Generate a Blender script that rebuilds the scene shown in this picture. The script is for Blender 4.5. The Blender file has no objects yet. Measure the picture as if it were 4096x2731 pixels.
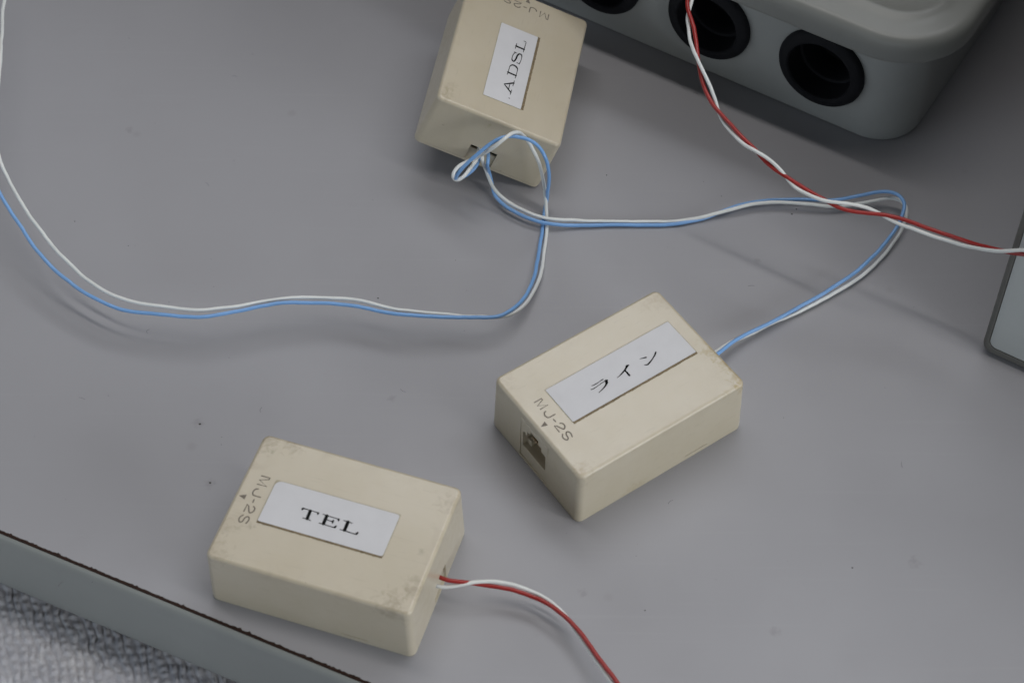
import bpy, bmesh, math, random
import mathutils.noise
from mathutils import Vector, Matrix

sc = bpy.context.scene
# ---------------------------------------------------------------- camera (69 mm on full frame, looking down about 52 degrees)
cam = bpy.data.cameras.new('camera'); cam_o = bpy.data.objects.new('camera', cam); sc.collection.objects.link(cam_o)
cam.sensor_width = 36; cam.lens = 69.18; cam.clip_start = .02; cam.clip_end = 50
_r = Vector((.99998488, .00434824, .00336554)); _u = Vector((-.00549855, .79078582, .61206826)); _w = Vector((0, .61207751, -.79079777))
_m = Matrix((_r, _u, -_w)).transposed().to_4x4(); _m.translation = Vector((0, -.40591785, .52444164)); cam_o.matrix_world = _m
cam.dof.use_dof = True; cam.dof.focus_distance = .675; cam.dof.aperture_fstop = 20
sc.camera = cam_o
# ---------------------------------------------------------------- room light: soft daylight all round, a long ceiling tube, a window behind the camera
world = bpy.data.worlds.new('World'); sc.world = world; world.use_nodes = True
bg = world.node_tree.nodes['Background']; bg.inputs[0].default_value = (.86, .93, 1.0, 1); bg.inputs[1].default_value = 0.0
def area(name, loc, target, sx, sy, energy, col, spin=None):
    d = bpy.data.lights.new(name, 'AREA'); d.shape = 'RECTANGLE'; d.size = sx; d.size_y = sy; d.energy = energy; d.color = col
    o = bpy.data.objects.new(name, d); sc.collection.objects.link(o)
    z = (Vector(loc) - Vector(target)).normalized()
    x = Vector(spin) if spin else Vector((0, 0, 1)).cross(z)
    x = (x - z * x.dot(z)).normalized(); y = z.cross(x)
    m = Matrix((x, y, z)).transposed().to_4x4(); m.translation = Vector(loc); o.matrix_world = m
    return o
area('glint_strip_front', (-.57, -.72, 1.8), (-.57, -.72, 0), 1.25, .05, 0.45, (1, .97, .93), (.8512, -.5249, 0))  # added strip for glints on edges and wires, not a known tube
area('ceiling_tube', (.41, -.075, 1.7), (.41, -.075, 0), 2.5, .08, 10.6, (1, .96, .92), (.8512, -.5249, 0))
area('ceiling_tube_b', (.55, 1.05, 1.9), (.55, 1.05, 0), 2.2, .6, 17.5, (.95, .97, 1), (.8512, -.5249, 0))
area('window_right_low', (2.067, -1.447, 0.629), (0, 0, 0), 2.0, .8, 36, (.93, .97, 1))
area('window_left', (-2.624, -0.703, 0.677), (0, 0, 0), 2.2, .9, 14.5, (.80, .90, 1))
area('window_front', (-0.474, -2.687, 0.63), (0, 0, 0), 2.6, .9, 7.5, (.84, .93, 1))
area('ceiling_back', (0.362, 1.352, 2.425), (0, 0, 0), 4.6, 2.4, 13, (.97, .98, 1))
sc.view_settings.view_transform = 'Standard'; sc.view_settings.look = 'None'
sc.view_settings.exposure = 0; sc.view_settings.gamma = 1

# ---------------------------------------------------------------- measured data, world millimetres
DATA = {"L":[[[-8.66,3.3,0.1],[-8.12,3.1,0.14],[-6.89,3.09,0.16],[-5.75,3.14,0.07],[-5.27,3.23,0.13],[-4.22,3.26,0.16]],[[-9.75,2.22,0.12],[-9.13,2.0,0.16],[-7.93,2.05,0.1],[-6.01,2.23,0.09],[-5.75,2.3,0.13],[-4.39,2.37,0.1],[-3.86,2.35,0.34],[-3.24,2.25,0.2]],[[-3.64,2.45,0.3],[-3.92,1.8,0.62],[-4.37,1.27,0.42],[-5.35,0.69,0.26],[-6.3,0.34,0.2],[-7.25,0.08,0.13],[-8.41,-0.2,0.08]],[[5.9,3.15,0.14],[5.23,3.19,0.5],[4.45,2.71,0.36],[3.45,2.21,0.32],[2.05,1.73,0.22],[0.65,1.34,0.12],[-0.12,1.23,0.06]],[[3.59,2.11,0.26],[3.6,1.01,0.38],[3.57,-0.24,0.42]],[[10.22,3.1,0.06],[11.14,2.87,0.14],[11.8,2.63,0.24],[12.27,2.51,0.3]],[[16.23,2.53,0.16],[15.62,2.01,0.3],[14.44,1.28,0.2],[12.9,0.55,0.22],[11.53,0.04,0.26],[10.8,-0.09,0.24],[10.08,0.35,0.14]]],"T":[[[-10.91,0.59,0.16],[-10.8,1.1,0.45],[-10.33,1.25,0.18],[-8.35,1.23,0.13],[-6.35,1.17,0.12],[-5.91,1.06,0.4],[-5.79,0.53,0.14]],[[-8.43,1.1,0.62],[-8.26,-1.9,0.62]],[[-9.65,-2.0,0.1],[-8.32,-1.97,0.16],[-7.01,-2.11,0.1]],[[-3.04,1.02,0.66],[-2.99,-2.01,0.66]],[[-4.34,1.16,0.1],[-2.92,1.06,0.14],[0.4,1.02,0.14],[0.8,0.9,0.42],[0.96,0.38,0.14]],[[-2.65,-0.3,0.12],[-0.82,-0.41,0.13]],[[-0.53,0.2,0.14],[-0.61,-0.39,0.46],[-0.49,-0.92,0.14]],[[-4.32,-2.14,0.12],[-3.0,-2.12,0.15],[0.42,-2.22,0.15],[0.76,-1.95,0.42],[0.95,-1.42,0.16]],[[3.8,0.96,0.66],[3.86,-2.16,0.66]],[[2.4,1.02,0.1],[3.78,1.01,0.14],[5.2,0.91,0.1]],[[2.49,-2.3,0.12],[3.89,-2.25,0.15],[7.41,-2.41,0.15],[7.73,-2.1,0.42],[7.98,-1.5,0.16]]],"A":[[[14.5,-1.57,0.2],[12.34,1.62,0.44]],[[14.54,-1.56,0.2],[15.93,-0.02,0.3],[17.19,1.42,0.3]],[[13.56,0.39,0.1],[16.32,0.31,0.1]],[[11.24,1.66,0.09],[13.87,1.56,0.09]],[[15.93,1.47,0.09],[18.22,1.39,0.09]],[[8.38,-1.39,0.42],[8.51,1.77,0.42]],[[9.61,-1.43,0.09],[8.32,-1.28,0.09],[6.12,-1.23,0.09],[5.07,-1.08,0.16],[4.14,-0.34,0.3],[4.16,0.7,0.42],[4.76,1.5,0.34],[5.63,1.8,0.12],[7.7,1.79,0.08],[9.8,1.7,0.1]],[[-2.19,0.12,0.1],[-2.27,-0.67,0.22],[-2.13,-0.94,0.12]],[[-2.15,-0.39,0.08],[-0.92,-1.03,0.1],[1.01,-1.15,0.1],[1.92,-0.93,0.3],[2.26,-0.26,0.32],[0.93,0.27,0.3],[-1.06,0.51,0.34],[-2.29,1.06,0.34],[-2.25,1.85,0.3],[-1.28,2.2,0.12],[0.83,2.16,0.08],[2.09,1.96,0.14]],[[2.31,0.92,0.12],[2.43,1.99,0.16]],[[-5.43,-0.79,0.42],[-5.31,2.33,0.42]],[[-6.7,-0.78,0.09],[-4.09,-0.85,0.09]],[[-3.97,2.27,0.09],[-5.2,2.35,0.1],[-9.14,2.47,0.1],[-9.32,2.16,0.14],[-9.32,1.6,0.12]],[[20.1,1.23,0.14],[20.17,1.52,0.14]]],"M":[[[-27.29,8.25,0.3],[-24.58,8.29,0.3],[-24.58,7.69,0.3],[-27.22,6.65,0.3],[-24.45,5.09,0.3],[-27.28,5.07,0.3]],[[-26.36,3.49,0.3],[-27.02,3.25,0.3],[-27.49,2.38,0.3],[-27.33,1.42,0.3],[-26.81,0.97,0.3],[-24.6,0.91,0.3]],[[-26.12,-0.44,0.3],[-26.09,-1.48,0.3]],[[-25.33,-2.77,0.3],[-24.71,-3.28,0.3],[-24.63,-4.35,0.3],[-25.25,-5.12,0.3],[-25.84,-5.05,0.3],[-26.74,-3.08,0.3],[-27.39,-2.71,0.3],[-27.42,-5.31,0.3]],[[-25.15,-9.07,0.3],[-24.79,-7.8,0.3],[-25.08,-6.84,0.3],[-25.71,-6.74,0.3],[-26.24,-7.47,0.3],[-26.42,-8.7,0.3],[-27.05,-9.19,0.3],[-27.57,-8.74,0.3],[-27.74,-7.62,0.3],[-27.06,-6.57,0.3]]],"tri":[[-28.88,0.52,0],[-31.08,-0.51,0],[-28.92,-1.32,0]]}
W = {
'blue_right': [[-8.33,85.45,14.91],[-9.53,74.49,14.72],[-8.53,71.0,16.39],[-8.96,66.0,17.02],[-8.38,70.46,7.0],[-7.26,67.19,5.0],[-7.42,65.1,3.6],[-5.01,60.69,3.2],[-0.63,56.41,3.0],[3.91,53.43,3.0],[8.82,51.11,3.0],[13.72,50.33,2.6],[20.62,50.73,1.6],[32.45,51.21,1.0],[48.45,51.53,0.8],[54.19,51.57,0.8],[60.3,52.56,1.0],[67.49,54.68,1.2],[77.89,59.14,1.6],[86.18,61.79,2.0],[94.74,62.82,2.2],[103.19,62.47,2.4],[111.53,61.54,3.0],[117.94,61.83,4.0],[124.88,62.02,6.0],[131.88,62.33,7.5],[135.47,60.94,8.0],[137.99,57.24,7.5],[136.55,51.77,6.5],[134.26,46.96,5.5],[127.24,37.82,4.5],[119.46,29.41,3.5],[114.45,25.59,3.2],[109.15,21.47,3.0],[98.69,14.04,3.0],[90.05,8.0,3.2],[81.55,2.7,3.6],[74.72,-2.5,4.2],[69.18,-8.18,5.0],[59.31,-17.29,6.0],[54.39,-20.72,6.0]],
'white_right': [[-10.45,85.81,15.72],[-11.81,74.89,16.23],[-11.09,71.5,17.13],[-10.83,67.0,17.36],[-9.96,70.75,9.0],[-8.76,69.03,6.5],[-7.83,66.76,5.0],[-5.02,62.89,4.0],[-1.04,59.12,3.5],[3.9,55.92,3.0],[8.82,53.46,3.0],[13.74,52.67,2.6],[22.62,52.75,1.7],[32.48,52.86,1.2],[48.49,52.92,1.0],[56.94,52.98,1.0],[65.41,54.31,1.6],[77.71,57.8,2.6],[85.95,59.99,3.0],[94.46,60.65,3.2],[102.88,59.94,3.2],[111.3,59.04,3.0],[114.48,58.88,2.6],[120.28,59.85,3.0],[127.42,60.62,4.0],[133.64,61.42,4.8],[137.35,60.63,5.0],[139.04,57.28,4.6],[138.57,53.35,4.0],[136.19,47.89,3.0],[131.73,41.05,2.2],[126.29,33.94,1.8],[121.58,28.94,1.8],[114.44,23.29,1.6],[105.69,17.39,1.5],[97.07,12.1,1.5],[90.29,8.74,1.6],[81.74,3.13,2.0],[74.92,-1.16,3.0],[68.34,-7.0,4.5],[58.23,-15.73,6.0],[53.31,-19.16,6.0]],
'blue_left': [[-8.9,85.55,15.34],[-11.44,72.39,15.2],[-11.98,70.0,14.13],[-12.84,68.0,13.4],[-14.79,66.0,12.37],[-16.92,64.0,12.5],[-18.63,62.0,13.22],[-19.81,59.5,15.37],[-19.71,57.8,18.66],[-18.87,57.3,21.35],[-17.41,58.0,23.01],[-14.1,59.0,26.47],[-9.67,60.5,30.22],[-5.84,62.0,32.55],[-2.97,63.0,33.04],[-0.1,64.0,32.48],[2.78,64.0,32.04],[5.66,63.0,31.86],[8.56,62.0,30.16],[10.49,60.0,28.68],[11.89,59.0,25.27],[12.52,58.5,20.15],[12.47,58.5,14.42],[12.19,59.0,8.05],[12.36,60.42,6.0],[11.61,58.69,3.2],[11.03,56.51,1.5],[10.82,53.1,0.9],[10.51,49.19,0.9],[9.99,45.04,1.2],[9.37,39.65,1.8],[8.44,31.39,2.8],[7.41,24.56,3.8],[5.55,18.39,4.8],[2.82,12.13,6.0],[-0.19,7.82,7.0],[-3.92,4.6,8.0],[-8.39,3.11,9.0],[-12.85,2.68,9.5],[-17.08,2.6,9.8],[-27.7,2.24,10.5],[-36.19,2.44,11.0],[-44.78,4.28,11.0],[-51.26,6.04,11.0],[-59.86,7.08,11.0],[-68.37,7.16,11.5],[-76.81,6.53,12.0],[-83.11,5.4,12.0],[-89.34,3.55,12.0],[-95.55,1.77,12.0],[-103.42,0.25,12.0],[-118.38,1.38,12.0],[-132.06,3.85,12.0],[-141.56,8.65,12.5],[-149.85,14.95,13.0],[-158.43,23.37,14.0],[-164.7,30.93,15.0],[-169.36,37.58,16.0],[-173.6,43.8,17.0],[-176.94,49.06,18.0],[-182.35,59.58,19.0],[-187.98,75.69,20.0],[-194.47,109.11,20.0],[-200.88,159.11,18.0]],
'white_left': [[-9.82,85.71,15.69],[-12.27,72.53,15.52],[-12.83,68.5,15.73],[-14.21,64.5,17.16],[-15.81,61.0,17.5],[-17.91,58.5,16.62],[-20.15,58.0,15.94],[-21.22,60.0,16.25],[-20.11,62.0,17.81],[-17.99,64.0,18.38],[-15.46,65.0,19.18],[-12.69,64.0,21.69],[-9.7,61.0,27.17],[-6.78,60.0,31.32],[-3.91,60.5,33.86],[-1.06,62.5,34.82],[0.85,65.0,33.46],[2.79,67.0,30.84],[4.74,67.0,27.65],[6.7,65.0,25.58],[8.66,62.0,22.88],[9.89,61.0,18.28],[10.75,60.5,13.08],[11.53,60.5,7.25],[11.12,61.22,9.5],[11.67,59.81,5.5],[11.9,57.82,3.0],[12.01,55.38,1.3],[12.0,51.89,0.8],[11.88,47.99,0.8],[11.55,42.65,1.0],[10.56,33.76,1.2],[9.59,27.62,1.8],[8.18,21.87,2.5],[6.33,16.79,3.4],[4.04,11.98,4.5],[1.02,8.18,5.6],[-1.98,5.71,6.5],[-6.16,4.14,7.6],[-12.13,3.69,8.6],[-19.27,4.2,8.8],[-27.8,4.67,9.5],[-38.44,5.0,10.5],[-44.9,6.74,11.0],[-51.4,8.56,11.0],[-55.71,9.19,11.0],[-64.29,9.63,11.0],[-72.78,9.16,11.5],[-79.06,8.0,12.0],[-85.34,6.58,12.0],[-91.59,4.95,12.0],[-96.38,4.29,12.0],[-103.71,3.1,12.0],[-115.01,4.45,12.0],[-129.4,7.0,12.5],[-139.77,12.6,13.0],[-148.95,20.48,14.0],[-156.81,28.99,15.0],[-164.17,38.64,16.0],[-169.87,46.91,17.0],[-174.87,55.31,18.0],[-178.43,61.72,19.0],[-181.38,71.43,20.0],[-184.43,91.22,21.0],[-185.87,105.86,21.0],[-187.41,119.71,21.0],[-189.6,134.97,20.0],[-191.12,148.18,19.0],[-191.98,161.69,18.0]],
'red_upper': [[61.21,107.53,66.0],[59.53,100.76,66.0],[59.03,96.3,66.0],[58.92,94.07,65.5],[60.1,88.3,65.0],[61.15,83.11,64.0],[61.28,78.23,63.0],[61.54,73.4,62.0],[62.24,68.04,60.0],[63.56,62.2,58.0],[66.06,57.45,56.0],[69.99,52.22,54.0],[75.32,46.03,52.0],[79.99,41.39,50.0],[84.43,37.53,47.5],[90.63,33.44,45.5],[96.79,29.76,44.0],[102.57,26.66,42.5],[106.78,23.85,41.6],[113.44,22.72,40.8],[121.08,22.41,40.0],[128.78,19.81,40.0],[137.28,16.2,39.5],[145.13,10.89,41.0],[150.28,5.51,44.5],[155.35,0.41,48.0],[161.17,-4.04,51.5],[165.82,-6.85,54.0],[172.93,-10.99,57.0]],
'white_upper': [[62.75,107.54,66.0],[61.62,100.78,66.0],[60.81,96.86,65.5],[60.11,94.33,64.0],[58.95,91.17,63.6],[59.13,84.7,63.0],[59.55,78.22,63.0],[61.06,71.29,63.0],[63.15,66.51,61.5],[65.31,61.73,59.0],[67.23,58.17,55.8],[68.36,55.49,53.8],[69.41,52.65,52.5],[73.26,46.97,51.0],[76.65,42.44,51.0],[80.4,38.98,51.5],[84.23,37.86,49.6],[88.56,35.26,46.6],[91.92,31.7,44.0],[95.48,28.59,43.6],[99.43,26.2,43.8],[102.27,25.36,43.2],[108.88,24.58,43.0],[115.6,23.74,42.0],[120.28,23.18,40.0],[124.63,20.72,38.8],[130.88,17.23,38.8],[141.3,12.47,39.0],[148.25,5.21,43.5],[154.85,-0.99,49.5],[160.77,-3.95,53.5],[165.56,-5.77,56.0],[172.84,-8.82,59.0]],
'red_lower': [[-29.64,-93.38,7.6],[-22.98,-95.54,8.2],[-21.3,-97.87,9.0],[-18.22,-98.67,9.0],[-13.95,-98.71,8.4],[-9.06,-98.91,7.6],[-4.47,-99.52,7.2],[1.66,-100.78,7.0],[7.77,-103.2,7.0],[12.32,-105.96,7.0],[16.83,-110.04,7.2],[20.67,-115.11,7.4],[24.17,-120.64,7.6],[27.63,-125.99,7.6],[31.33,-131.94,7.6],[34.42,-137.39,7.4],[38.25,-145.89,7.0]],
'white_lower': [[-30.69,-96.61,7.2],[-23.08,-99.08,7.2],[-21.76,-99.94,7.0],[-18.23,-99.73,7.4],[-13.95,-99.19,8.2],[-9.06,-98.55,8.6],[-6.0,-98.25,8.6],[-2.94,-98.41,8.2],[0.12,-98.85,7.6],[6.25,-100.75,7.0],[10.84,-102.87,6.0],[15.39,-106.6,5.6],[17.78,-109.99,5.6],[19.55,-113.42,5.6],[22.76,-119.32,5.8],[25.94,-124.63,6.0],[29.36,-130.55,6.2],[32.74,-136.45,6.2],[36.87,-145.4,6.0]]}
SPECKS = [[-154.7,52.5,0.2],[-46.0,18.4,0.28],[100.9,60.1,0.25],[99.1,57.8,0.28],[33.8,76.0,0.22],[-50.0,63.4,0.1],[-134.4,41.3,0.15],[74.6,66.1,0.15],[105.8,-87.8,0.22],[41.0,-103.3,0.2],[-101.6,-34.7,0.35],[-96.1,-57.6,0.3],[-117.4,16.1,0.12]]

# ---------------------------------------------------------------- helpers
MM = 0.001
COL = sc.collection

def link(o, parent=None):
    COL.objects.link(o)
    if parent: o.parent = parent
    return o

def mesh_obj(name, verts, faces, mat, parent=None, smooth=True, sharp=None):
    me = bpy.data.meshes.new(name)
    me.from_pydata([Vector(v) * MM for v in verts], [], faces)
    me.validate()
    bm = bmesh.new(); bm.from_mesh(me)
    bmesh.ops.recalc_face_normals(bm, faces=bm.faces)
    finish(bm, me, smooth, sharp)
    if mat: me.materials.append(mat)
    return link(bpy.data.objects.new(name, me), parent)

def finish(bm, me, smooth=True, sharp=None):
    for f in bm.faces: f.smooth = smooth
    if sharp:
        for e in bm.edges:
            if len(e.link_faces) == 2 and e.calc_face_angle(0) > math.radians(sharp): e.smooth = False
    bm.to_mesh(me); bm.free()

def bm_obj(name, bm, mat, parent=None, smooth=True, sharp=None, weighted=False):
    me = bpy.data.meshes.new(name)
    for v in bm.verts: v.co *= MM
    bmesh.ops.recalc_face_normals(bm, faces=bm.faces)
    finish(bm, me, smooth, sharp)
    if mat: me.materials.append(mat)
    o = link(bpy.data.objects.new(name, me), parent)
    if weighted:
        w = o.modifiers.new('wn', 'WEIGHTED_NORMAL'); w.keep_sharp = True; w.weight = 100
    return o

def empty(name, label, cat, loc=(0, 0, 0), group=None):
    o = bpy.data.objects.new(name, None); COL.objects.link(o)
    o.empty_display_size = 0.01
    o.location = Vector(loc) * MM
    o['label'] = label; o['category'] = cat
    if group: o['group'] = group
    return o

def prism(bm, poly, ax, lo, hi):
    """extrude a 2-D polygon along axis ax (0,1,2) between lo and hi (mm)"""
    def mk(p, t):
        c = [p[0], p[1]]; c.insert(ax, t); return bm.verts.new(c)
    a = [mk(p, lo) for p in poly]; b = [mk(p, hi) for p in poly]
    n = len(poly)
    fs = [bm.faces.new(a[::-1]), bm.faces.new(b)]
    for i in range(n): fs.append(bm.faces.new([a[i], a[(i + 1) % n], b[(i + 1) % n], b[i]]))
    return fs

def box_bm(x0, x1, y0, y1, z0, z1, bev=0, seg=2):
    bm = bmesh.new()
    prism(bm, [(x0, y0), (x1, y0), (x1, y1), (x0, y1)], 2, z0, z1)
    if bev: bmesh.ops.bevel(bm, geom=list(bm.edges), offset=bev, segments=seg, profile=.5, affect='EDGES')
    return bm

def boolean_cut(o, cutters):
    """cut the cutter bmeshes (mm) out of o and bake the result into its mesh"""
    tmp = []
    for k, bm in enumerate(cutters):
        c = bm_obj('cutter', bm, None, o, smooth=False)
        m = o.modifiers.new('b%d' % k, 'BOOLEAN'); m.operation = 'DIFFERENCE'; m.solver = 'EXACT'; m.object = c
        tmp.append(c)
    bpy.context.view_layer.update()
    dg = bpy.context.evaluated_depsgraph_get()
    me = bpy.data.meshes.new_from_object(o.evaluated_get(dg))
    o.modifiers.clear()
    old = o.data; nm = old.name; o.data = me; bpy.data.meshes.remove(old); me.name = nm
    for c in tmp:
        d = c.data; bpy.data.objects.remove(c); bpy.data.meshes.remove(d)
    bm = bmesh.new(); bm.from_mesh(me)
    finish(bm, me, True, 32)
    w = o.modifiers.new('wn', 'WEIGHTED_NORMAL'); w.keep_sharp = True; w.weight = 100

def rounded(x0, x1, y0, y1, r, seg=8, rs=None):
    rs = rs or (r, r, r, r); out = []
    for k, (cx, cy, sx, sy) in enumerate(((x0, y0, 1, 1), (x1, y0, -1, 1), (x1, y1, -1, -1), (x0, y1, 1, -1))):
        rr = rs[k]; a0 = math.pi + k * math.pi / 2
        for i in range(seg + 1):
            a = a0 + i / seg * math.pi / 2
            out.append((cx + sx * rr + rr * math.cos(a), cy + sy * rr + rr * math.sin(a)))
    return out

def offset_rect(x0, x1, y0, y1, r, o, seg=12):
    return rounded(x0 - o, x1 + o, y0 - o, y1 + o, max(r + o, .3), seg)

def loft(loops, cap0=True, cap1=True):
    v = []; f = []; n = len(loops[0])
    for L in loops: v += L
    for k in range(len(loops) - 1):
        for i in range(n):
            j = (i + 1) % n
            f.append((k * n + i, k * n + j, (k + 1) * n + j, (k + 1) * n + i))
    if cap0: f.append(tuple(range(n))[::-1])
    if cap1: f.append(tuple((len(loops) - 1) * n + i for i in range(n)))
    return v, f

# ---------------------------------------------------------------- materials
def new_mat(name):
    m = bpy.data.materials.new(name); m.use_nodes = True
    nt = m.node_tree; b = nt.nodes['Principled BSDF']
    return m, nt, b

def N(nt, t, **kw):
    n = nt.nodes.new(t)
    for k, v in kw.items():
        if k in n.inputs: n.inputs[k].default_value = v
        else: setattr(n, k, v)
    return n

def mixc(nt, fac, a, b, mode='MIX'):
    m = nt.nodes.new('ShaderNodeMix'); m.data_type = 'RGBA'; m.blend_type = mode
    if isinstance(fac, (int, float)): m.inputs[0].default_value = fac
    else: nt.links.new(fac, m.inputs[0])
    for s, v in ((6, a), (7, b)):
        if isinstance(v, (tuple, list)): m.inputs[s].default_value = (*v[:3], 1)
        else: nt.links.new(v, m.inputs[s])
    return m.outputs[2]

def math_n(nt, op, a, b=None, clamp=False):
    m = nt.nodes.new('ShaderNodeMath'); m.operation = op; m.use_clamp = clamp
    for s, v in ((0, a), (1, b)):
        if v is None: continue
        if isinstance(v, (int, float)): m.inputs[s].default_value = v
        else: nt.links.new(v, m.inputs[s])
    return m.outputs[0]

def ramp(nt, src, p0, p1, v0=0., v1=1.):
    m = nt.nodes.new('ShaderNodeMapRange'); m.clamp = True
    nt.links.new(src, m.inputs[0])
    for i, v in enumerate((p0, p1, v0, v1)): m.inputs[i + 1].default_value = v
    return m.outputs[0]

def noise(nt, vec, scale, detail=4, rough=.55, dist=0.):
    n = N(nt, 'ShaderNodeTexNoise'); n.inputs['Scale'].default_value = scale
    n.inputs['Detail'].default_value = detail; n.inputs['Roughness'].default_value = rough
    n.inputs['Distortion'].default_value = dist
    nt.links.new(vec, n.inputs['Vector']); return n.outputs['Fac']

def coords(nt, off=(0, 0, 0)):
    t = N(nt, 'ShaderNodeTexCoord')
    m = N(nt, 'ShaderNodeMapping'); m.inputs['Scale'].default_value = (1000, 1000, 1000)
    m.inputs['Location'].default_value = off
    nt.links.new(t.outputs['Object'], m.inputs['Vector'])
    return m.outputs['Vector']          # object coordinates in mm

def bump(nt, b, h, strength, dist):
    n = N(nt, 'ShaderNodeBump'); n.inputs['Strength'].default_value = strength
    n.inputs['Distance'].default_value = dist * MM
    nt.links.new(h, n.inputs['Height']); nt.links.new(n.outputs[0], b.inputs['Normal'])

def plain(name, col, rough=.5, spec=.5, var=.06, scale=.15, coat=0., bumps=0.):
    m, nt, b = new_mat(name); v = coords(nt)
    f = noise(nt, v, scale, 5, .6)
    k = ramp(nt, f, .3, .7, 1 - var, 1 + var)
    c = nt.nodes.new('ShaderNodeVectorMath'); c.operation = 'SCALE'; c.inputs[0].default_value = col
    nt.links.new(k, c.inputs['Scale']); nt.links.new(c.outputs[0], b.inputs['Base Color'])
    b.inputs['Roughness'].default_value = rough; b.inputs['Specular IOR Level'].default_value = spec
    if coat: b.inputs['Coat Weight'].default_value = coat; b.inputs['Coat Roughness'].default_value = .12
    if bumps: bump(nt, b, noise(nt, v, 6, 3), bumps, .05)
    return m

def cream(name, seed, stains, edge_dirt=.5):
    """aged ivory plastic: faint yellowing, grey grime near the rims, named stains (x,y,z,r,colour,strength)"""
    m, nt, b = new_mat(name); v = coords(nt)
    off = N(nt, 'ShaderNodeVectorMath', operation='ADD'); off.inputs[1].default_value = (seed * 37, seed * 11, seed * 5)
    nt.links.new(v, off.inputs[0]); w = off.outputs[0]
    base = mixc(nt, ramp(nt, noise(nt, w, .05, 4), .35, .65), CREAM_A, CREAM_B)
    sep = N(nt, 'ShaderNodeSeparateXYZ'); nt.links.new(v, sep.inputs[0])
    ex = math_n(nt, 'ABSOLUTE', sep.outputs[0]); ey = math_n(nt, 'ABSOLUTE', sep.outputs[1])
    rx = ramp(nt, ex, 24, 31.5); ry = ramp(nt, ey, 17, 22.8)
    rim = math_n(nt, 'MAXIMUM', rx, ry)
    corner = math_n(nt, 'MULTIPLY', ramp(nt, ex, 22, 31.5), ramp(nt, ey, 13, 22.5))
    topm = ramp(nt, sep.outputs[2], 19, 23.4)
    g = ramp(nt, noise(nt, w, .14, 3, .5, .8), .48, .85)
    g2 = ramp(nt, noise(nt, w, .3, 4, .55, .6), .48, .9)
    dirt = math_n(nt, 'MULTIPLY', math_n(nt, 'MULTIPLY', math_n(nt, 'ADD', math_n(nt, 'MULTIPLY', rim, g), math_n(nt, 'MULTIPLY', corner, g2)), topm), edge_dirt * .7, True)
    c = mixc(nt, dirt, base, (.40, .34, .25))
    sp = ramp(nt, noise(nt, w, .9, 3, .5), .76, .80)           # odd little specks
    c = mixc(nt, math_n(nt, 'MULTIPLY', sp, .55), c, (.13, .10, .06))
    scr = N(nt, 'ShaderNodeTexNoise'); mp = N(nt, 'ShaderNodeMapping')
    mp.inputs['Scale'].default_value = (.25, 3.2, 1); mp.inputs['Rotation'].default_value = (0, 0, .7 + seed)
    nt.links.new(w, mp.inputs[0]); nt.links.new(mp.outputs[0], scr.inputs['Vector']); scr.inputs['Scale'].default_value = .55; scr.inputs['Detail'].default_value = 5
    sm = math_n(nt, 'MULTIPLY', ramp(nt, scr.outputs['Fac'], .62, .74), .22)
    c = mixc(nt, sm, c, (.33, .29, .20))
    for (x, y, z, r, col, st) in stains:
        d = N(nt, 'ShaderNodeVectorMath', operation='DISTANCE'); d.inputs[1].default_value = (x, y, z)
        nt.links.new(v, d.inputs[0])
        f = math_n(nt, 'SUBTRACT', ramp(nt, d.outputs['Value'], 0, r, 1.0, 0.), ramp(nt, noise(nt, w, .5, 4, .55, .8), .30, .66, .85, 0.))
        f = math_n(nt, 'MULTIPLY', ramp(nt, f, .0, .9), st * .72)
        c = mixc(nt, f, c, col)
    nt.links.new(c, b.inputs['Base Color'])
    b.inputs['Roughness'].default_value = .36
    nt.links.new(ramp(nt, noise(nt, w, .5, 5), .3, .7, .30, .46), b.inputs['Roughness'])
    b.inputs['Specular IOR Level'].default_value = .5
    b.inputs['Coat Weight'].default_value = .35; b.inputs['Coat Roughness'].default_value = .14
    b.inputs['Subsurface Weight'].default_value = .12
    b.inputs['Subsurface Radius'].default_value = (1, .8, .5); b.inputs['Subsurface Scale'].default_value = .0012
    bump(nt, b, noise(nt, w, 3.5, 4, .6), .12, .04)
    return m

CREAM_A = (.535, .478, .372); CREAM_B = (.507, .449, .338)
YEL = (.33, .24, .085); BRN = (.20, .15, .09)
M_line = cream('ivory plastic of the line box', 1, [
    (31.6, -8, 23.6, 7, YEL, .9), (32, -14, 23.2, 6, YEL, .75), (31.6, -19.5, 23, 6, YEL, .9), (30, -22.6, 22.8, 3.5, (.36, .24, .05), .95), (24.5, -23, 23, 2.5, YEL, .7),
    (-29.5, -20.5, 23.8, 5, (.30, .2, .09), .7), (32, -3, 23.8, 4, YEL, .5), (-10, -23.8, .8, 7, YEL, .5), (-33, -14, 2.2, 1.3, BRN, .95),
    (-31, 21, 23.6, 6, (.34, .27, .18), .6), (30, 21, 23.6, 9, (.36, .28, .18), .6), (-31.5, -23, 20, 4, (.33, .27, .18), .6)], .75)
M_tel = cream('ivory plastic of the tel box', 2, [
    (-30, 21, 23.8, 8, (.27, .22, .15), .8), (-22, 21.5, 23.8, 6, (.25, .19, .12), .7), (-27.5, 17.6, 23.8, 1.6, (.25, .24, .16), .8), (-30, -20.5, 23.8, 8, (.30, .24, .16), .7),
    (26, -21, 23.6, 9, (.27, .22, .14), .85), (30.5, -14, 23.6, 7, (.27, .22, .14), .8), (28, -2, 23.8, 2.4, (.28, .24, .17), .85), (-30, -12, 23.8, 5, (.3, .25, .17), .6), (-23.4, -9.6, 23.8, 2.6, (.28, .24, .17), .8),
    (30.5, 17, 23.7, 7, (.3, .24, .16), .7), (-27, -11, 23.8, 2.6, (.28, .24, .17), .7)], 1.0)
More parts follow.
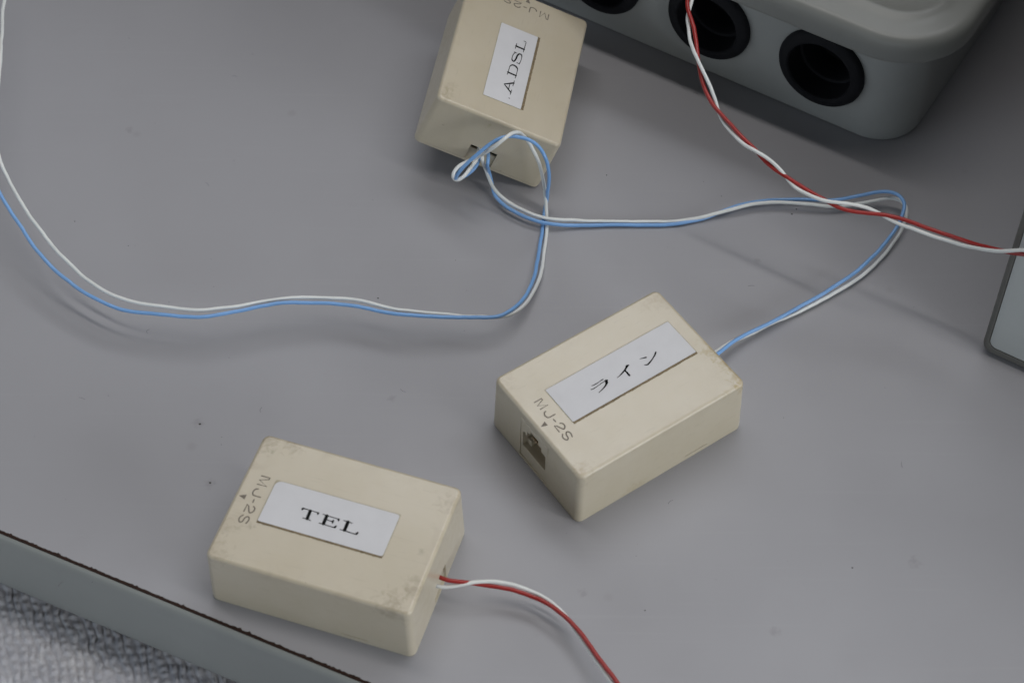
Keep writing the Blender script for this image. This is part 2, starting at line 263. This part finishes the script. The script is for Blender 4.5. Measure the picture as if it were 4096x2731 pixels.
M_adsl = cream('ivory plastic of the adsl box', 3, [
    (29.5, -20.5, 23.8, 4.5, (.27, .22, .13), .85), (25, -20, 23.8, 4, (.3, .25, .16), .6), (32.8, -2.5, 20.8, 1.8, (.33, .3, .14), .7), (33, -17, 12.5, .9, BRN, .95), (33, 9, 1.6, .7, BRN, .9)], .45)
M_paper = plain('white printed paper', (.62, .62, .64), .55, .35, .03, .12, bumps=.05)
M_glue = plain('brown dirty adhesive', (.19, .145, .085), .7, .3, .35, .9)
M_film = plain('yellowed glue and shadow film', (.40, .355, .26), .5, .4, .22, .5)
M_print = plain('black toner', (.005, .005, .005), .7, .12, .1)
M_grey = plain('grey printing ink', (.165, .14, .115), .6, .3, .15)
M_inner = plain('ivory plastic of the socket darkened for shade', (.34, .225, .12), .5, .4, .08)  # browner than the cover: recess shade put into the colour
M_pin = plain('brass contact pins', (.42, .30, .16), .35, .5, .1)
M_dark = plain('painted dark of the slot void', (.03, .012, .008), .6, .3, .2)  # near-black stands for the unlit void of the slot
M_blue = plain('sky blue wire sheath', (.185, .375, .70), .34, .5, .06, .08, coat=.15)
M_white = plain('off white wire sheath', (.70, .72, .71), .36, .5, .05, .08, coat=.15)
M_red = plain('red wire sheath', (.30, .013, .010), .36, .5, .06, .08, coat=.1)
M_rubber = plain('black rubber', (.009, .0095, .012), .7, .2, .15, .3)
M_hole = plain('black rubber membrane', (.003, .003, .004), .6, .15, .2, .3)
M_jbox = plain('grey moulded box plastic', (.32, .332, .325), .42, .5, .05, .03, bumps=.12)
M_lid = plain('grey lid plastic', (.235, .242, .23), .36, .5, .06, .03, bumps=.12)
M_rim = plain('warm grey rim plastic', (.135, .133, .122), .5, .35, .06, .05)
M_panel = plain('pale grey panel sheet', (.53, .555, .545), .38, .5, .03, .03)
M_seam = plain('dark brown glue line', (.022, .008, .004), .75, .3, .5, .8)
M_band = plain('grey green edge strip', (.265, .28, .27), .38, .5, .05, .02)
M_core = plain('chipboard core', (.22, .14, .07), .8, .3, .4, .5)
M_speck = plain('dust speck', (.04, .035, .03), .8, .3, .3)

def table_mat():
    m, nt, b = new_mat('light grey laminate'); v = coords(nt)
    c = mixc(nt, ramp(nt, noise(nt, v, .012, 4), .3, .7), (.310, .309, .330), (.326, .325, .347))
    c = mixc(nt, math_n(nt, 'MULTIPLY', ramp(nt, noise(nt, v, .06, 5, .65, .5), .55, .8), .08), c, (.26, .255, .26))
    vor = N(nt, 'ShaderNodeTexVoronoi'); vor.inputs['Scale'].default_value = .034; nt.links.new(v, vor.inputs['Vector'])
    sm = math_n(nt, 'MULTIPLY', ramp(nt, vor.outputs['Distance'], .03, .075, 1, 0), .22)
    c = mixc(nt, sm, c, (.21, .205, .20))
    for x, y, r in [(57.7, 42.7, 3.2), (182.3, -20.6, 2.6), (19.1, 173.7, 2.6), (63.9, 18.9, 3.2), (245.3, 112.7, 2.2), (169.0, 165.0, 3.0), (120.5, 52.8, 2.4), (285.2, -8.8, 3.5), (240.1, -33.6, 3)]:      # finger smudges
        d = N(nt, 'ShaderNodeVectorMath', operation='DISTANCE'); d.inputs[1].default_value = (x, y, 0)
        nt.links.new(v, d.inputs[0])
        f = math_n(nt, 'SUBTRACT', ramp(nt, d.outputs['Value'], 0, r, 1.0, 0.), ramp(nt, noise(nt, v, .7, 4), .3, .7, .6, 0.))
        c = mixc(nt, math_n(nt, 'MULTIPLY', ramp(nt, f, 0, .6), .3), c, (.17, .165, .165))
    scn = N(nt, 'ShaderNodeTexNoise'); mp = N(nt, 'ShaderNodeMapping')
    mp.inputs['Scale'].default_value = (.02, .9, 1); mp.inputs['Rotation'].default_value = (0, 0, -.5)
    nt.links.new(v, mp.inputs[0]); nt.links.new(mp.outputs[0], scn.inputs['Vector']); scn.inputs['Scale'].default_value = .6; scn.inputs['Detail'].default_value = 6
    c = mixc(nt, math_n(nt, 'MULTIPLY', ramp(nt, scn.outputs['Fac'], .60, .72), .07), c, (.45, .44, .46))
    sp = ramp(nt, noise(nt, v, .8, 2, .5), .80, .83)
    c = mixc(nt, math_n(nt, 'MULTIPLY', sp, .6), c, (.10, .08, .07))
    nt.links.new(c, b.inputs['Base Color'])
    nt.links.new(ramp(nt, noise(nt, v, .03, 5), .3, .7, .44, .56), b.inputs['Roughness'])
    b.inputs['Specular IOR Level'].default_value = .42
    bump(nt, b, noise(nt, v, 5, 4, .6), .10, .03)
    return m
M_table = table_mat()

# ---------------------------------------------------------------- table, its edge, the carpet below
EO = Vector((-160.0, -76.8, 0)); EE = Vector((.91441, -.40479, 0)); EN = Vector((-.40479, -.91441, 0))   # edge origin / direction / outward
def tp(s, o, z): return EO + EE * s + EN * o + Vector((0, 0, z))
table = empty('table', 'light grey laminate table top with grey-green front edge strip', 'table', EO)
table_rel = lambda p: p - EO
def tobj(name, pts_faces, mat, **k):
    v, f = pts_faces; return mesh_obj(name, [table_rel(Vector(p)) for p in v], f, mat, table, **k)
def tbox(s0, s1, o0, o1, z0, z1):
    v = [tp(s, o, z) for z in (z0, z1) for s, o in ((s0, o0), (s1, o0), (s1, o1), (s0, o1))]
    return v, [(3, 2, 1, 0), (4, 5, 6, 7), (0, 1, 5, 4), (1, 2, 6, 5), (2, 3, 7, 6), (3, 0, 4, 7)]
tobj('laminate_top', tbox(-500, 700, -468, -.35, -1.0, 0), M_table, smooth=False)
tobj('chipboard_core', tbox(-500, 700, -467.5, -.6, -32, -1.02), M_core, smooth=False)
# jagged dark glue line between the laminate and the strip
rng = random.Random(5)
v = []; f = []; s = -500; k = 0
while s < 700:
    fine = -20 < s < 160
    o_in = -.75 - abs(rng.gauss(0, .16)) - (rng.random() < .08) * rng.random() * .55
    h = .05 + rng.random() * .09
    v += [tp(s, o_in, -.3), tp(s, o_in, h * .6), tp(s, -.35, h), tp(s, .02, h * .5), tp(s, .02, -1)]
    if k:
        a = (k - 1) * 5; b_ = k * 5
        for q in range(4): f.append((a + q, b_ + q, b_ + q + 1, a + q + 1))
    k += 1; s += rng.uniform(.35, .9) if fine else 8
tobj('glue_line', (v, f), M_seam, smooth=False)
# edge strip: slightly domed profile, lofted along the edge
prof = [(.0, -.35), (.25, -.15), (.8, -.35), (1.5, -1.2), (1.9, -3), (2.05, -7), (2.1, -16), (2.05, -28), (1.9, -31.5), (1.4, -33), (.4, -33.6), (-.5, -33.6), (-.5, -1)]
v = []; f = []; n = len(prof)
for s in (-500, -100, 0, 50, 100, 150, 200, 700): v += [tp(s, o, z) for o, z in prof]
for k in range(7):
    for i in range(n):
        j = (i + 1) % n; f.append((k * n + i, k * n + j, (k + 1) * n + j, (k + 1) * n + i))
tobj('edge_strip', (v, f), M_band, smooth=True, sharp=50)

# ---- unseen partition added behind the table to block light from the back
SHADE_WALL_H = 400
v_ = [tp(s, o, z) for z in (-400, SHADE_WALL_H) for s, o in ((-900, -545), (900, -545), (900, -470), (-900, -470))]
shade_wall = mesh_obj('shade_wall', v_, [(3, 2, 1, 0), (4, 5, 6, 7), (0, 1, 5, 4), (1, 2, 6, 5), (2, 3, 7, 6), (3, 0, 4, 7)], plain('grey cloth of the added partition', (.16, .16, .165), .9, .2, .08, .5), smooth=False)
shade_wall['kind'] = 'structure'

# ---- carpet: sheet plus rows of wool loops
ZC = -43
carpet = mesh_obj('carpet', [(-900, -900, ZC - 4), (700, -900, ZC - 4), (700, 700, ZC - 4), (-900, 700, ZC - 4)], [(0, 1, 2, 3)], plain('carpet backing', (.40, .40, .44), .95, .1, .2, .3), smooth=False)
carpet['kind'] = 'structure'
def carpet_pile():
    """pile surface: ribs of looped yarn as a dense relief sheet"""
    nz = mathutils.noise.noise
    d = Vector((.34, -.94, 0)).normalized(); c = Vector((.94, .34, 0)).normalized()
    V = []; F = []; st = .42; nx, ny = 560, 430
    org = Vector((-240, 15, ZC)) - c * 20
    for i in range(nx):
        for j in range(ny):
            p = org + c * (i * st) + d * (j * st)
            u = i * st; v = j * st
            wob = 1.5 * nz((u * .10, v * .11, 0)) + .8 * nz((u * .3, v * .25, 5))
            ph = (u + wob) * 2 * math.pi / 2.8
            row = math.floor((u + wob) / 2.8 + .5)
            loop = math.sin(v * 2 * math.pi / (3.6 + .9 * nz((row * 3.1, 0, 0))) + row * 2.4 + 2.2 * nz((v * .15, row * 1.7, 2)))
            h = .24 * math.cos(ph) + .17 * loop * (0.5 + .5 * math.cos(ph)) + .38 * nz((u * .42, v * .22, 9)) + .12 * nz((u * 1.3, v * .8, 3)) + .9 * nz((u * .03, v * .03, 7))
            V.append((p.x, p.y, p.z + h))
    for i in range(nx - 1):
        for j in range(ny - 1):
            a = i * ny + j; F.append((a, a + 1, a + ny + 1, a + ny))
    m, nt, b = new_mat('grey carpet wool'); v_ = coords(nt)
    cc = mixc(nt, ramp(nt, noise(nt, v_, .30, 5, .7), .35, .65), (.50, .50, .535), (.66, .66, .685))
    cc = mixc(nt, ramp(nt, noise(nt, v_, .035, 3), .42, .58, 0, .5), cc, (.46, .47, .53))
    nt.links.new(cc, b.inputs['Base Color']); b.inputs['Roughness'].default_value = .95; b.inputs['Specular IOR Level'].default_value = .08
    b.inputs['Sheen Weight'].default_value = .25
    bump(nt, b, noise(nt, v_, 2.5, 4, .7), .6, .25)
    o = mesh_obj('carpet_pile', V, F, m)
    o['kind'] = 'stuff'; o['label'] = 'grey looped carpet pile in ribs below the table edge'; o['category'] = 'carpet'
carpet_pile()

# ---------------------------------------------------------------- strokes (lettering)
def stroke_mesh(strokes, z, round_join=True, caps=6):
    V = []; F = []
    for k, st in enumerate(strokes):
        zz = z + k * .0025
        pts = [Vector((p[0], p[1], 0)) for p in st]; w = [p[2] / 2 for p in st]
        L = []; R = []
        for i, p in enumerate(pts):
            a = pts[max(i - 1, 0)]; b_ = pts[min(i + 1, len(pts) - 1)]
            t = (b_ - a).normalized()
            if 0 < i < len(pts) - 1:
                t1 = (p - a).normalized(); t2 = (b_ - p).normalized(); t = (t1 + t2)
                t = t.normalized() if t.length > .2 else t1
            nn = Vector((-t.y, t.x, 0)); ss = w[i]
            L.append(p + nn * ss); R.append(p - nn * ss)
        b0 = len(V)
        for a, c_ in zip(L, R): V += [(a.x, a.y, zz), (c_.x, c_.y, zz)]
        for i in range(len(pts) - 1): F.append((b0 + 2 * i, b0 + 2 * i + 1, b0 + 2 * i + 3, b0 + 2 * i + 2))
        if round_join:
            for i, p in enumerate(pts):
                c0 = len(V)
                for q in range(8): V.append((p.x + w[i] * .98 * math.cos(q * .785), p.y + w[i] * .98 * math.sin(q * .785), zz + .0012 * (i % 2 + 1)))
                F.append(tuple(range(c0, c0 + 8)))
    return V, F

def smooth_stroke(st, n=5):
    out = []
    for i in range(len(st) - 1):
        p0, p1, p2, p3 = st[max(i - 1, 0)], st[i], st[i + 1], st[min(i + 2, len(st) - 1)]
        for k in range(n):
            t = k / n
            out.append([.5 * (2 * b_ + (c_ - a) * t + (2 * a - 5 * b_ + 4 * c_ - d) * t * t + (3 * b_ - a - 3 * c_ + d) * t ** 3) for a, b_, c_, d in zip(p0, p1, p2, p3)])
    out.append(list(st[-1])); return out

# ---------------------------------------------------------------- modular jack boxes
BL, BW, BH, BD = 65.0, 46.77, 23.83, .66
def plate_bm():
    bm = bmesh.new(); prism(bm, rounded(-33.05, 33.05, -23.93, 23.93, 2.3, 6), 2, 0, 1.12)
    return bm

def jack_box(name, label, matrix, mat, label_rect, strip, text, smooth_ids, clip=None):
    root = empty(name, label, 'jack box', group='ivory modular jack boxes')
    root.matrix_world = matrix
    # cover: drafted block with rounded edges, hollowed for socket and cable slot
    bm = bmesh.new(); t = []; b_ = []
    for sx, sy in ((-1, -1), (1, -1), (1, 1), (-1, 1)):
        k = (BH - 1.25) / BH
        b_.append(bm.verts.new((sx * (BL / 2 + BD * k), sy * (BW / 2 + BD * k), 1.25)))
        t.append(bm.verts.new((sx * BL / 2, sy * BW / 2, BH)))
    bm.faces.new(b_[::-1]); bm.faces.new(t)
    for i in range(4): bm.faces.new([b_[i], b_[(i + 1) % 4], t[(i + 1) % 4], t[i]])
    side = [e for e in bm.edges if abs(e.verts[0].co.z - e.verts[1].co.z) > 5]
    bmesh.ops.bevel(bm, geom=side, offset=2.3, segments=7, profile=.5, affect='EDGES')
    side = [e for e in bm.edges if min(e.verts[0].co.z, e.verts[1].co.z) > BH - .01]
    bmesh.ops.bevel(bm, geom=side, offset=1.25, segments=5, profile=.5, affect='EDGES')
    cover = bm_obj('cover', bm, mat, root)
    cuts = [box_bm(-40, -18, -6.95, 7.85, -2, 20.9),                # housing of the socket
            box_bm(24, 40, -4.95, 5.1, -2, 8.6),                     # cable slot
            box_bm(9.6, 18.4, -30, -23.62, 2.0, 2.32),               # pry notch, long side
            box_bm(-18.4, -9.6, 23.62, 30, 2.0, 2.32)]
    boolean_cut(cover, cuts)
    o = bm_obj('base_plate', plate_bm(), mat, root, sharp=40, weighted=True)
    # socket insert with the stepped plug opening
    ins = bm_obj('socket', box_bm(-32.75, -18.5, -6.83, 7.73, 1.15, 20.78, .12, 1), mat, root)
    poly = [(-5.7, 7.2), (6.7, 7.2), (6.7, 14.6), (5.9, 14.6), (5.9, 15.4), (5.2, 15.4), (5.2, 14.6), (4.4, 14.6), (4.4, 17.0), (2.7, 17.0), (2.7, 18.8), (-1.7, 18.8), (-1.7, 17.0), (-3.4, 17.0), (-3.4, 14.9), (-5.7, 14.9)]
    b2 = bmesh.new(); prism(b2, poly, 0, -36, -26.0)
    boolean_cut(ins, [b2])
    lin = bmesh.new(); prism(lin, [(-5.75, 7.1), (6.75, 7.1), (6.75, 18.9), (-5.75, 18.9)], 0, -26.3, -25.95)
    bm_obj('socket_back', lin, M_inner, ins, smooth=False)
    bm = bmesh.new()
    for q in range(6):
        y = -2.05 + q * 1.02
        vs = [(-31.4, 14.0), (-27.5, 9.6), (-26, 8.4), (-26, 8.0), (-27.8, 9.2), (-31.7, 13.7)]
        a = [bm.verts.new((x, y, z)) for x, z in vs]; c_ = [bm.verts.new((x, y + .42, z)) for x, z in vs]
        bm.faces.new(a); bm.faces.new(c_[::-1])
        for i in range(6): bm.faces.new([a[i], a[(i + 1) % 6], c_[(i + 1) % 6], c_[i]])
    bm_obj('contact_pins', bm, M_pin, ins, smooth=False)
    bm_obj('socket_ledge', box_bm(-31.0, -26, 4.2, 6.6, 7.3, 9.6, .1, 1), mat, ins, smooth=False)
    # base tongue in the cable slot; dark block paints the shaded void behind
    bm = bmesh.new(); prism(bm, [(31.5, 1.12), (32.4, 1.12), (32.0, 6.2), (31.3, 6.2)], 1, -4.85, 5.0)
    bm_obj('slot_tongue', bm, mat, root, smooth=False)
    bm_obj('slot_shade', box_bm(24.15, 31.2, -4.88, 5.03, 1.2, 3.4), M_dark, root, smooth=False)
    # paper label with dirty glue along one side
    x0, x1, y0, y1 = label_rect
    poly = rounded(x0, x1, y0, y1, .3, 3, clip or (.3, .3, .3, .3))
    bm = bmesh.new(); prism(bm, poly, 2, BH + .012, BH + .16)
    bf = bmesh.new(); prism(bf, rounded(x0 - .32, x1 + .3, y0 - .2, y1 + .3, .4, 3), 2, BH + .002, BH + .010)  # glue margin, its darker tone also paints the label's thin shadow line
    bm_obj('glue_shadow_film', bf, M_film, root, smooth=False)
    lab = bm_obj('paper_label', bm, M_paper, root, smooth=False)
    rg = random.Random(name + label)
    sy, sgn, ww = strip; V = []; F = []; m_ = 90
    for i in range(m_ + 1):
        x = x0 - .1 + (x1 - x0 + .15) * i / m_
        jag = rg.gauss(0, .05) + (rg.random() < .1) * rg.uniform(-.12, .12)
        V += [(x, sy - sgn * .15, BH + .008), (x, sy - sgn * .15, BH + .10), (x, sy + sgn * (ww * .85 + jag * .8), BH + .09), (x, sy + sgn * (ww + jag), BH + .008)]
        if i:
            a = (i - 1) * 4; c_ = i * 4
            for q in range(3): F.append((a + q, c_ + q, c_ + q + 1, a + q + 1))
    mesh_obj('glue_residue', V, F, M_glue, lab, smooth=False)
    # grime and shadow outline on the other three sides is the film
    st = [smooth_stroke(s_, 5) if i in smooth_ids else s_ for i, s_ in enumerate(text)]
    st = [[[p[0], p[1], p[2] * 1.4 + .13] for p in s_] for s_ in st]
    V, F = stroke_mesh(st, BH + .175)
    mesh_obj('printed_lettering', V, F, M_print, lab, smooth=False)
    st = [DATA['M'][0], smooth_stroke(DATA['M'][1]), DATA['M'][2], smooth_stroke(DATA['M'][3][:6]) + DATA['M'][3][6:], smooth_stroke(DATA['M'][4])]
    st = [[[p[0], p[1], .44] for p in s_] for s_ in st]
    V, F = stroke_mesh(st, BH + .010)
    b0 = len(V); V += [(p[0], p[1], BH + .010) for p in DATA['tri']]; F.append((b0, b0 + 1, b0 + 2))
    mesh_obj('printed_marking', V, F, M_grey, root, smooth=False)
    return root

def mat4(R, t):
    m = Matrix([list(r) for r in R]).to_4x4(); m.translation = Vector(t) * MM; return m
RL = [[.819814, -.572630, 0], [.572630, .819814, 0], [0, 0, 1]]
RT = [[.951144, .308748, 0], [-.308748, .951144, 0], [0, 0, 1]]
RA = [[-.167960, .921901, .349124], [-.985780, -.158952, -.054519], [.005233, -.353317, .935489]]
jack_box('jack_box', 'ivory jack box in the middle with open plug socket facing front left and katakana label', mat4(RL, (34.26, -33.81, .05)), M_line,
         (-21.7, 26.9, -4.75, 10.2), (-4.75, -1, .78), DATA['L'], {0, 1, 2, 3, 5, 6})
jack_box('jack_box', 'ivory jack box labelled TEL nearest the table edge with grimy rims', mat4(RT, (-52.83, -87.11, .05)), M_tel,
         (-22.2, 17.8, -7.1, 8.2), (-7.1, -1, .72), DATA['T'], {0, 4, 7, 10}, (.3, .8, .8, 2.0))
jack_box('jack_box', 'ivory jack box labelled ADSL leaning tilted at the top beside the grey grommet box', mat4(RA, (-7.69, 105.59, 8.40)), M_adsl,
         (-14.0, 23.0, -8.0, 6.3), (6.3, 1, .95), DATA['A'], {6, 8})

# ---------------------------------------------------------------- wires
def resample(pts, step=.8, smooth=14):
    P = [Vector(p) for p in pts]; fine = []
    for i in range(len(P) - 1):
        p0 = P[i - 1] if i else P[0] * 2 - P[1]; p3 = P[i + 2] if i + 2 < len(P) else P[-1] * 2 - P[-2]
        p1, p2 = P[i], P[i + 1]
        t0 = 0; t1 = t0 + max((p1 - p0).length, .01) ** .5; t2 = t1 + max((p2 - p1).length, .01) ** .5; t3 = t2 + max((p3 - p2).length, .01) ** .5
        for k in range(12):
            t = t1 + (t2 - t1) * k / 12
            a1 = p0 * ((t1 - t) / (t1 - t0)) + p1 * ((t - t0) / (t1 - t0)); a2 = p1 * ((t2 - t) / (t2 - t1)) + p2 * ((t - t1) / (t2 - t1)); a3 = p2 * ((t3 - t) / (t3 - t2)) + p3 * ((t - t2) / (t3 - t2))
            b1 = a1 * ((t2 - t) / (t2 - t0)) + a2 * ((t - t0) / (t2 - t0)); b2 = a2 * ((t3 - t) / (t3 - t1)) + a3 * ((t - t1) / (t3 - t1))
            fine.append(b1 * ((t2 - t) / (t2 - t1)) + b2 * ((t - t1) / (t2 - t1)))
    fine.append(P[-1])
    out = [fine[0]]; acc = 0
    for a, b_ in zip(fine, fine[1:]):
        L = (b_ - a).length; d = step - acc
        while d <= L: out.append(a.lerp(b_, d / L)); d += step
        acc = (acc + L) % step
    for _ in range(smooth):
        out = [out[0]] + [(out[i - 1] + out[i] * 2 + out[i + 1]) / 4 for i in range(1, len(out) - 1)] + [out[-1]]
    return out

def tube(name, pts, r, mat, parent, ns=12, step=.8, smooth=14):
    P = resample(pts, step, smooth); sd = len(pts) * 1.7 + r * 50
    nv = mathutils.noise.noise_vector
    P = [p + nv((i * .085, sd, 0)) * .30 + nv((i * .26, sd, 4)) * .09 for i, p in enumerate(P)]; P = [Vector((p.x, p.y, max(p.z, r + .03) if inside_table(p) else p.z)) for p in P]
    V = []; F = []; up = None
    for i, p in enumerate(P):
        t = (P[min(i + 1, len(P) - 1)] - P[max(i - 1, 0)]).normalized()
        if up is None: up = t.orthogonal().normalized()
        up = (up - t * up.dot(t)).normalized(); s_ = t.cross(up)
        for k in range(ns):
            a = 2 * math.pi * k / ns; V.append(p + up * (r * math.cos(a)) + s_ * (r * math.sin(a)))
        if i:
            a0 = (i - 1) * ns; b0 = i * ns
            for k in range(ns): F.append((a0 + k, a0 + (k + 1) % ns, b0 + (k + 1) % ns, b0 + k))
    F.append(tuple(range(ns))[::-1]); F.append(tuple(range((len(P) - 1) * ns, len(P) * ns)))
    return mesh_obj(name, V, F, mat, parent, sharp=60)
def inside_table(p): return True

WR = .645
c = empty('wire_pair', 'blue and white wire pair joining the ADSL box to the katakana box', 'cord', group='blue and white wire pairs')
tube('blue_wire', W['blue_right'], WR, M_blue, c); tube('white_wire', W['white_right'], WR, M_white, c)
c = empty('wire_pair', 'blue and white wire pair looping from the ADSL box off the left edge', 'cord', group='blue and white wire pairs')
tube('blue_wire', W['blue_left'], WR, M_blue, c, smooth=8); tube('white_wire', W['white_left'], WR, M_white, c, smooth=8)
c = empty('wire_pair', 'red and white twisted wire pair hanging past the grommet box over the blue pair', 'cord', group='red and white wire pairs')
tube('red_wire', W['red_upper'], .70, M_red, c); tube('white_wire', W['white_upper'], .62, M_white, c)
c = empty('wire_pair', 'red and white wire pair coming out of the TEL box towards the bottom', 'cord', group='red and white wire pairs')
tube('red_wire', W['red_lower'], .70, M_red, c); tube('white_wire', W['white_lower'], .62, M_white, c)

# ---------------------------------------------------------------- grey junction box with rubber grommets
JE = Vector((.8512, -.5249, 0)); JN = Vector((-.5249, -.8512, 0)); JO = Vector((28.2, 156.27, 0))
jb = empty('junction_box', 'large grey plastic junction box with black round grommets and overhanging lid', 'junction box', JO)
jb.rotation_euler.z = math.atan2(JE.y, JE.x)       # local x along the wall, local -y outwards
U0, U1, DEP = -75.0, 132.0, 150.0
loops = []
for o_, z in ((-1.6, 0), (-.5, .5), (0, 1.6), (.1, 20), (.3, 50)):
    loops.append([(x, y, z) for x, y in offset_rect(U0, U1, 0, DEP, 17, o_)])
v, f = loft(loops)
body = mesh_obj('body', v, f, M_jbox, jb)
HC = [(97.3, 26.2), (51.5, 26.2), (5.7, 26.2), (-40.1, 26.2)]
def cyl(cx, cz, r, y0, y1, n=48):
    bm = bmesh.new(); prism(bm, [(cx + r * math.cos(2 * math.pi * i / n), cz + r * math.sin(2 * math.pi * i / n)) for i in range(n)], 1, y0, y1); return bm
boolean_cut(body, [cyl(cx, cz, 14.6, -5, 40) for cx, cz in HC])
def lathe_y(name, prof, cx, cz, mat, parent, n=56, sharp=35):
    V = []; F = []; m_ = len(prof)
    for i in range(n):
        a = 2 * math.pi * i / n
        for r, y in prof: V.append((cx + r * math.cos(a), y, cz + r * math.sin(a)))
    for i in range(n):
        for k in range(m_ - 1):
            a = i * m_ + k; b_ = ((i + 1) % n) * m_ + k; F.append((a, a + 1, b_ + 1, b_))
    bm = bmesh.new(); me = bpy.data.meshes.new(name)
    vs = [bm.verts.new(Vector(q) * MM) for q in V]
    for q in F:
        try: bm.faces.new([vs[i] for i in q])
        except ValueError: pass
    bmesh.ops.remove_doubles(bm, verts=bm.verts, dist=1e-6); bmesh.ops.recalc_face_normals(bm, faces=bm.faces)
    finish(bm, me, True, sharp); me.materials.append(mat)
    return link(bpy.data.objects.new(name, me), parent)
for cx, cz in HC:
    g = lathe_y('grommet', [(14.5, 2), (14.5, -.15), (16.7, -.12), (16.75, -1.4), (16.2, -2.4), (15.4, -2.9), (13.6, -3.6), (12.7, -3.6), (12.2, -3.0), (12.0, 1.5), (11.9, 6.0), (11.3, 6.4), (10.9, 6.4), (10.7, 7.0), (10.7, 20), (14.5, 20), (14.5, 2)], cx, cz, M_rubber, jb)
    lathe_y('membrane', [(10.75, 17), (9, 17.6), (3, 18.4), (.001, 18.5)], cx, cz, M_hole, g)
loops = []
for o_, z in ((3, 49.2), (9.6, 49.0), (10.6, 49.2), (11.1, 49.8), (11.2, 51), (11.2, 54.5), (11.0, 56.2), (10.5, 57.6), (9.7, 58.7), (8.6, 59.4), (7.0, 59.8), (4.6, 60.1), (2.4, 60.5), (.9, 61.1), (-.2, 61.7), (-1.2, 62.0), (-2.3, 61.8), (-3.6, 61.2), (-5.2, 60.5), (-7.5, 60.15), (-11, 60.0), (-14, 60.0)):
    loops.append([(x, y, z + .5) for x, y in offset_rect(U0, U1, 0, DEP, 17, o_ if o_ > -16.5 else o_, 16)])
v, f = loft(loops)
mesh_obj('lid', v, f, M_lid, jb, sharp=60)

BOX_H = 210  # unseen height and depth stretched to shade the table beside it
# ---------------------------------------------------------------- upright equipment box cut off by the right edge
eb = empty('equipment_box', 'upright dark grey box with pale inset front panel, cut off by the right edge', 'equipment box', (158.3, -4.5, 0))
eb.rotation_euler.z = math.atan2(JE.y, JE.x)       # local x along its front, local y towards the back
def floop(a0, a1, z0, z1, r, y):
    return [(a - .03 * (z - 1) * (a < 60), y + .14 * z, z) for a, z in rounded(a0, a1, z0, z1, r, 8)]
loops = [floop(-1.9 + q, 168 - q, .9 + q, BOX_H - q, max(3.4 - q * .6, 1), y) for q, y in ((1.5, 243), (0, 240), (0, 3.2), (.12, 1.9), (.5, .9), (1.1, .25), (1.8, 0))]
loops += [floop(.35, 165, 4.2, BOX_H - 4, 2.9, 0.05), floop(.4, 164.9, 4.3, BOX_H - 4.1, 2.9, .9)]
v, f = loft(loops)
mesh_obj('shell', v, f, M_rim, eb, sharp=45)
v, f = loft([floop(.62, 164.7, 4.5, BOX_H - 4.3, 2.7, .85), floop(.62, 164.7, 4.5, BOX_H - 4.3, 2.7, .30), floop(.85, 164.5, 4.75, BOX_H - 4.5, 2.5, .12)])
mesh_obj('front_panel', v, f, M_panel, eb, sharp=45)
for k, (fx, fy) in enumerate(((14, 12), (150, 12), (14, 225), (150, 225))):
    bm = bmesh.new(); prism(bm, [(fx + 5 * math.cos(q * math.pi / 8), fy + 5 * math.sin(q * math.pi / 8)) for q in range(16)], 2, 0, 1.4)
    bm_obj('foot', bm, M_rubber, eb, smooth=False)

# ---------------------------------------------------------------- dust on the table top
rng = random.Random(11)
def blob(name, x, y, r, z=0):
    n = 7; V = []; F = []
    a0 = rng.random() * 6
    for lvl, (k, h) in enumerate(((1, .01), (.75, .5))):
        for i in range(n):
            a = a0 + 2 * math.pi * i / n; rr = r * k * rng.uniform(.6, 1.2)
            V.append((rr * math.cos(a) * 1.3, rr * math.sin(a), h * r))
    for i in range(n): F.append((i, (i + 1) % n, n + (i + 1) % n, n + i))
    F.append(tuple(range(n, 2 * n))); return [(p[0] + x, p[1] + y, p[2] + z + .012) for p in V], F
V = []; F = []
spots = SPECKS + [(rng.uniform(-160, 150), rng.uniform(-110, 150), rng.uniform(.05, .13)) for _ in range(60)]
for x, y, r in spots:
    a, b_ = blob('s', x, y, r); k = len(V); V += a; F += [tuple(k + i for i in q) for q in b_]
for _ in range(16):          # short lint fibres lying on the laminate
    x, y, a = rng.uniform(-150, 150), rng.uniform(-100, 140), rng.uniform(0, 6.28); bend = rng.uniform(-.5, .5); w_ = .045
    k = len(V)
    for q in range(7):
        V += [(x + w_ * math.sin(a), y - w_ * math.cos(a), .015), (x - w_ * math.sin(a), y + w_ * math.cos(a), .03)]
        if q: F.append((k + 2 * q - 2, k + 2 * q - 1, k + 2 * q + 1, k + 2 * q))
        x += .38 * math.cos(a); y += .38 * math.sin(a); a += bend
o = mesh_obj('dust', V, F, M_speck, smooth=False); o['kind'] = 'stuff'
o['label'] = 'tiny dark dust specks scattered over the grey table top'; o['category'] = 'dust'
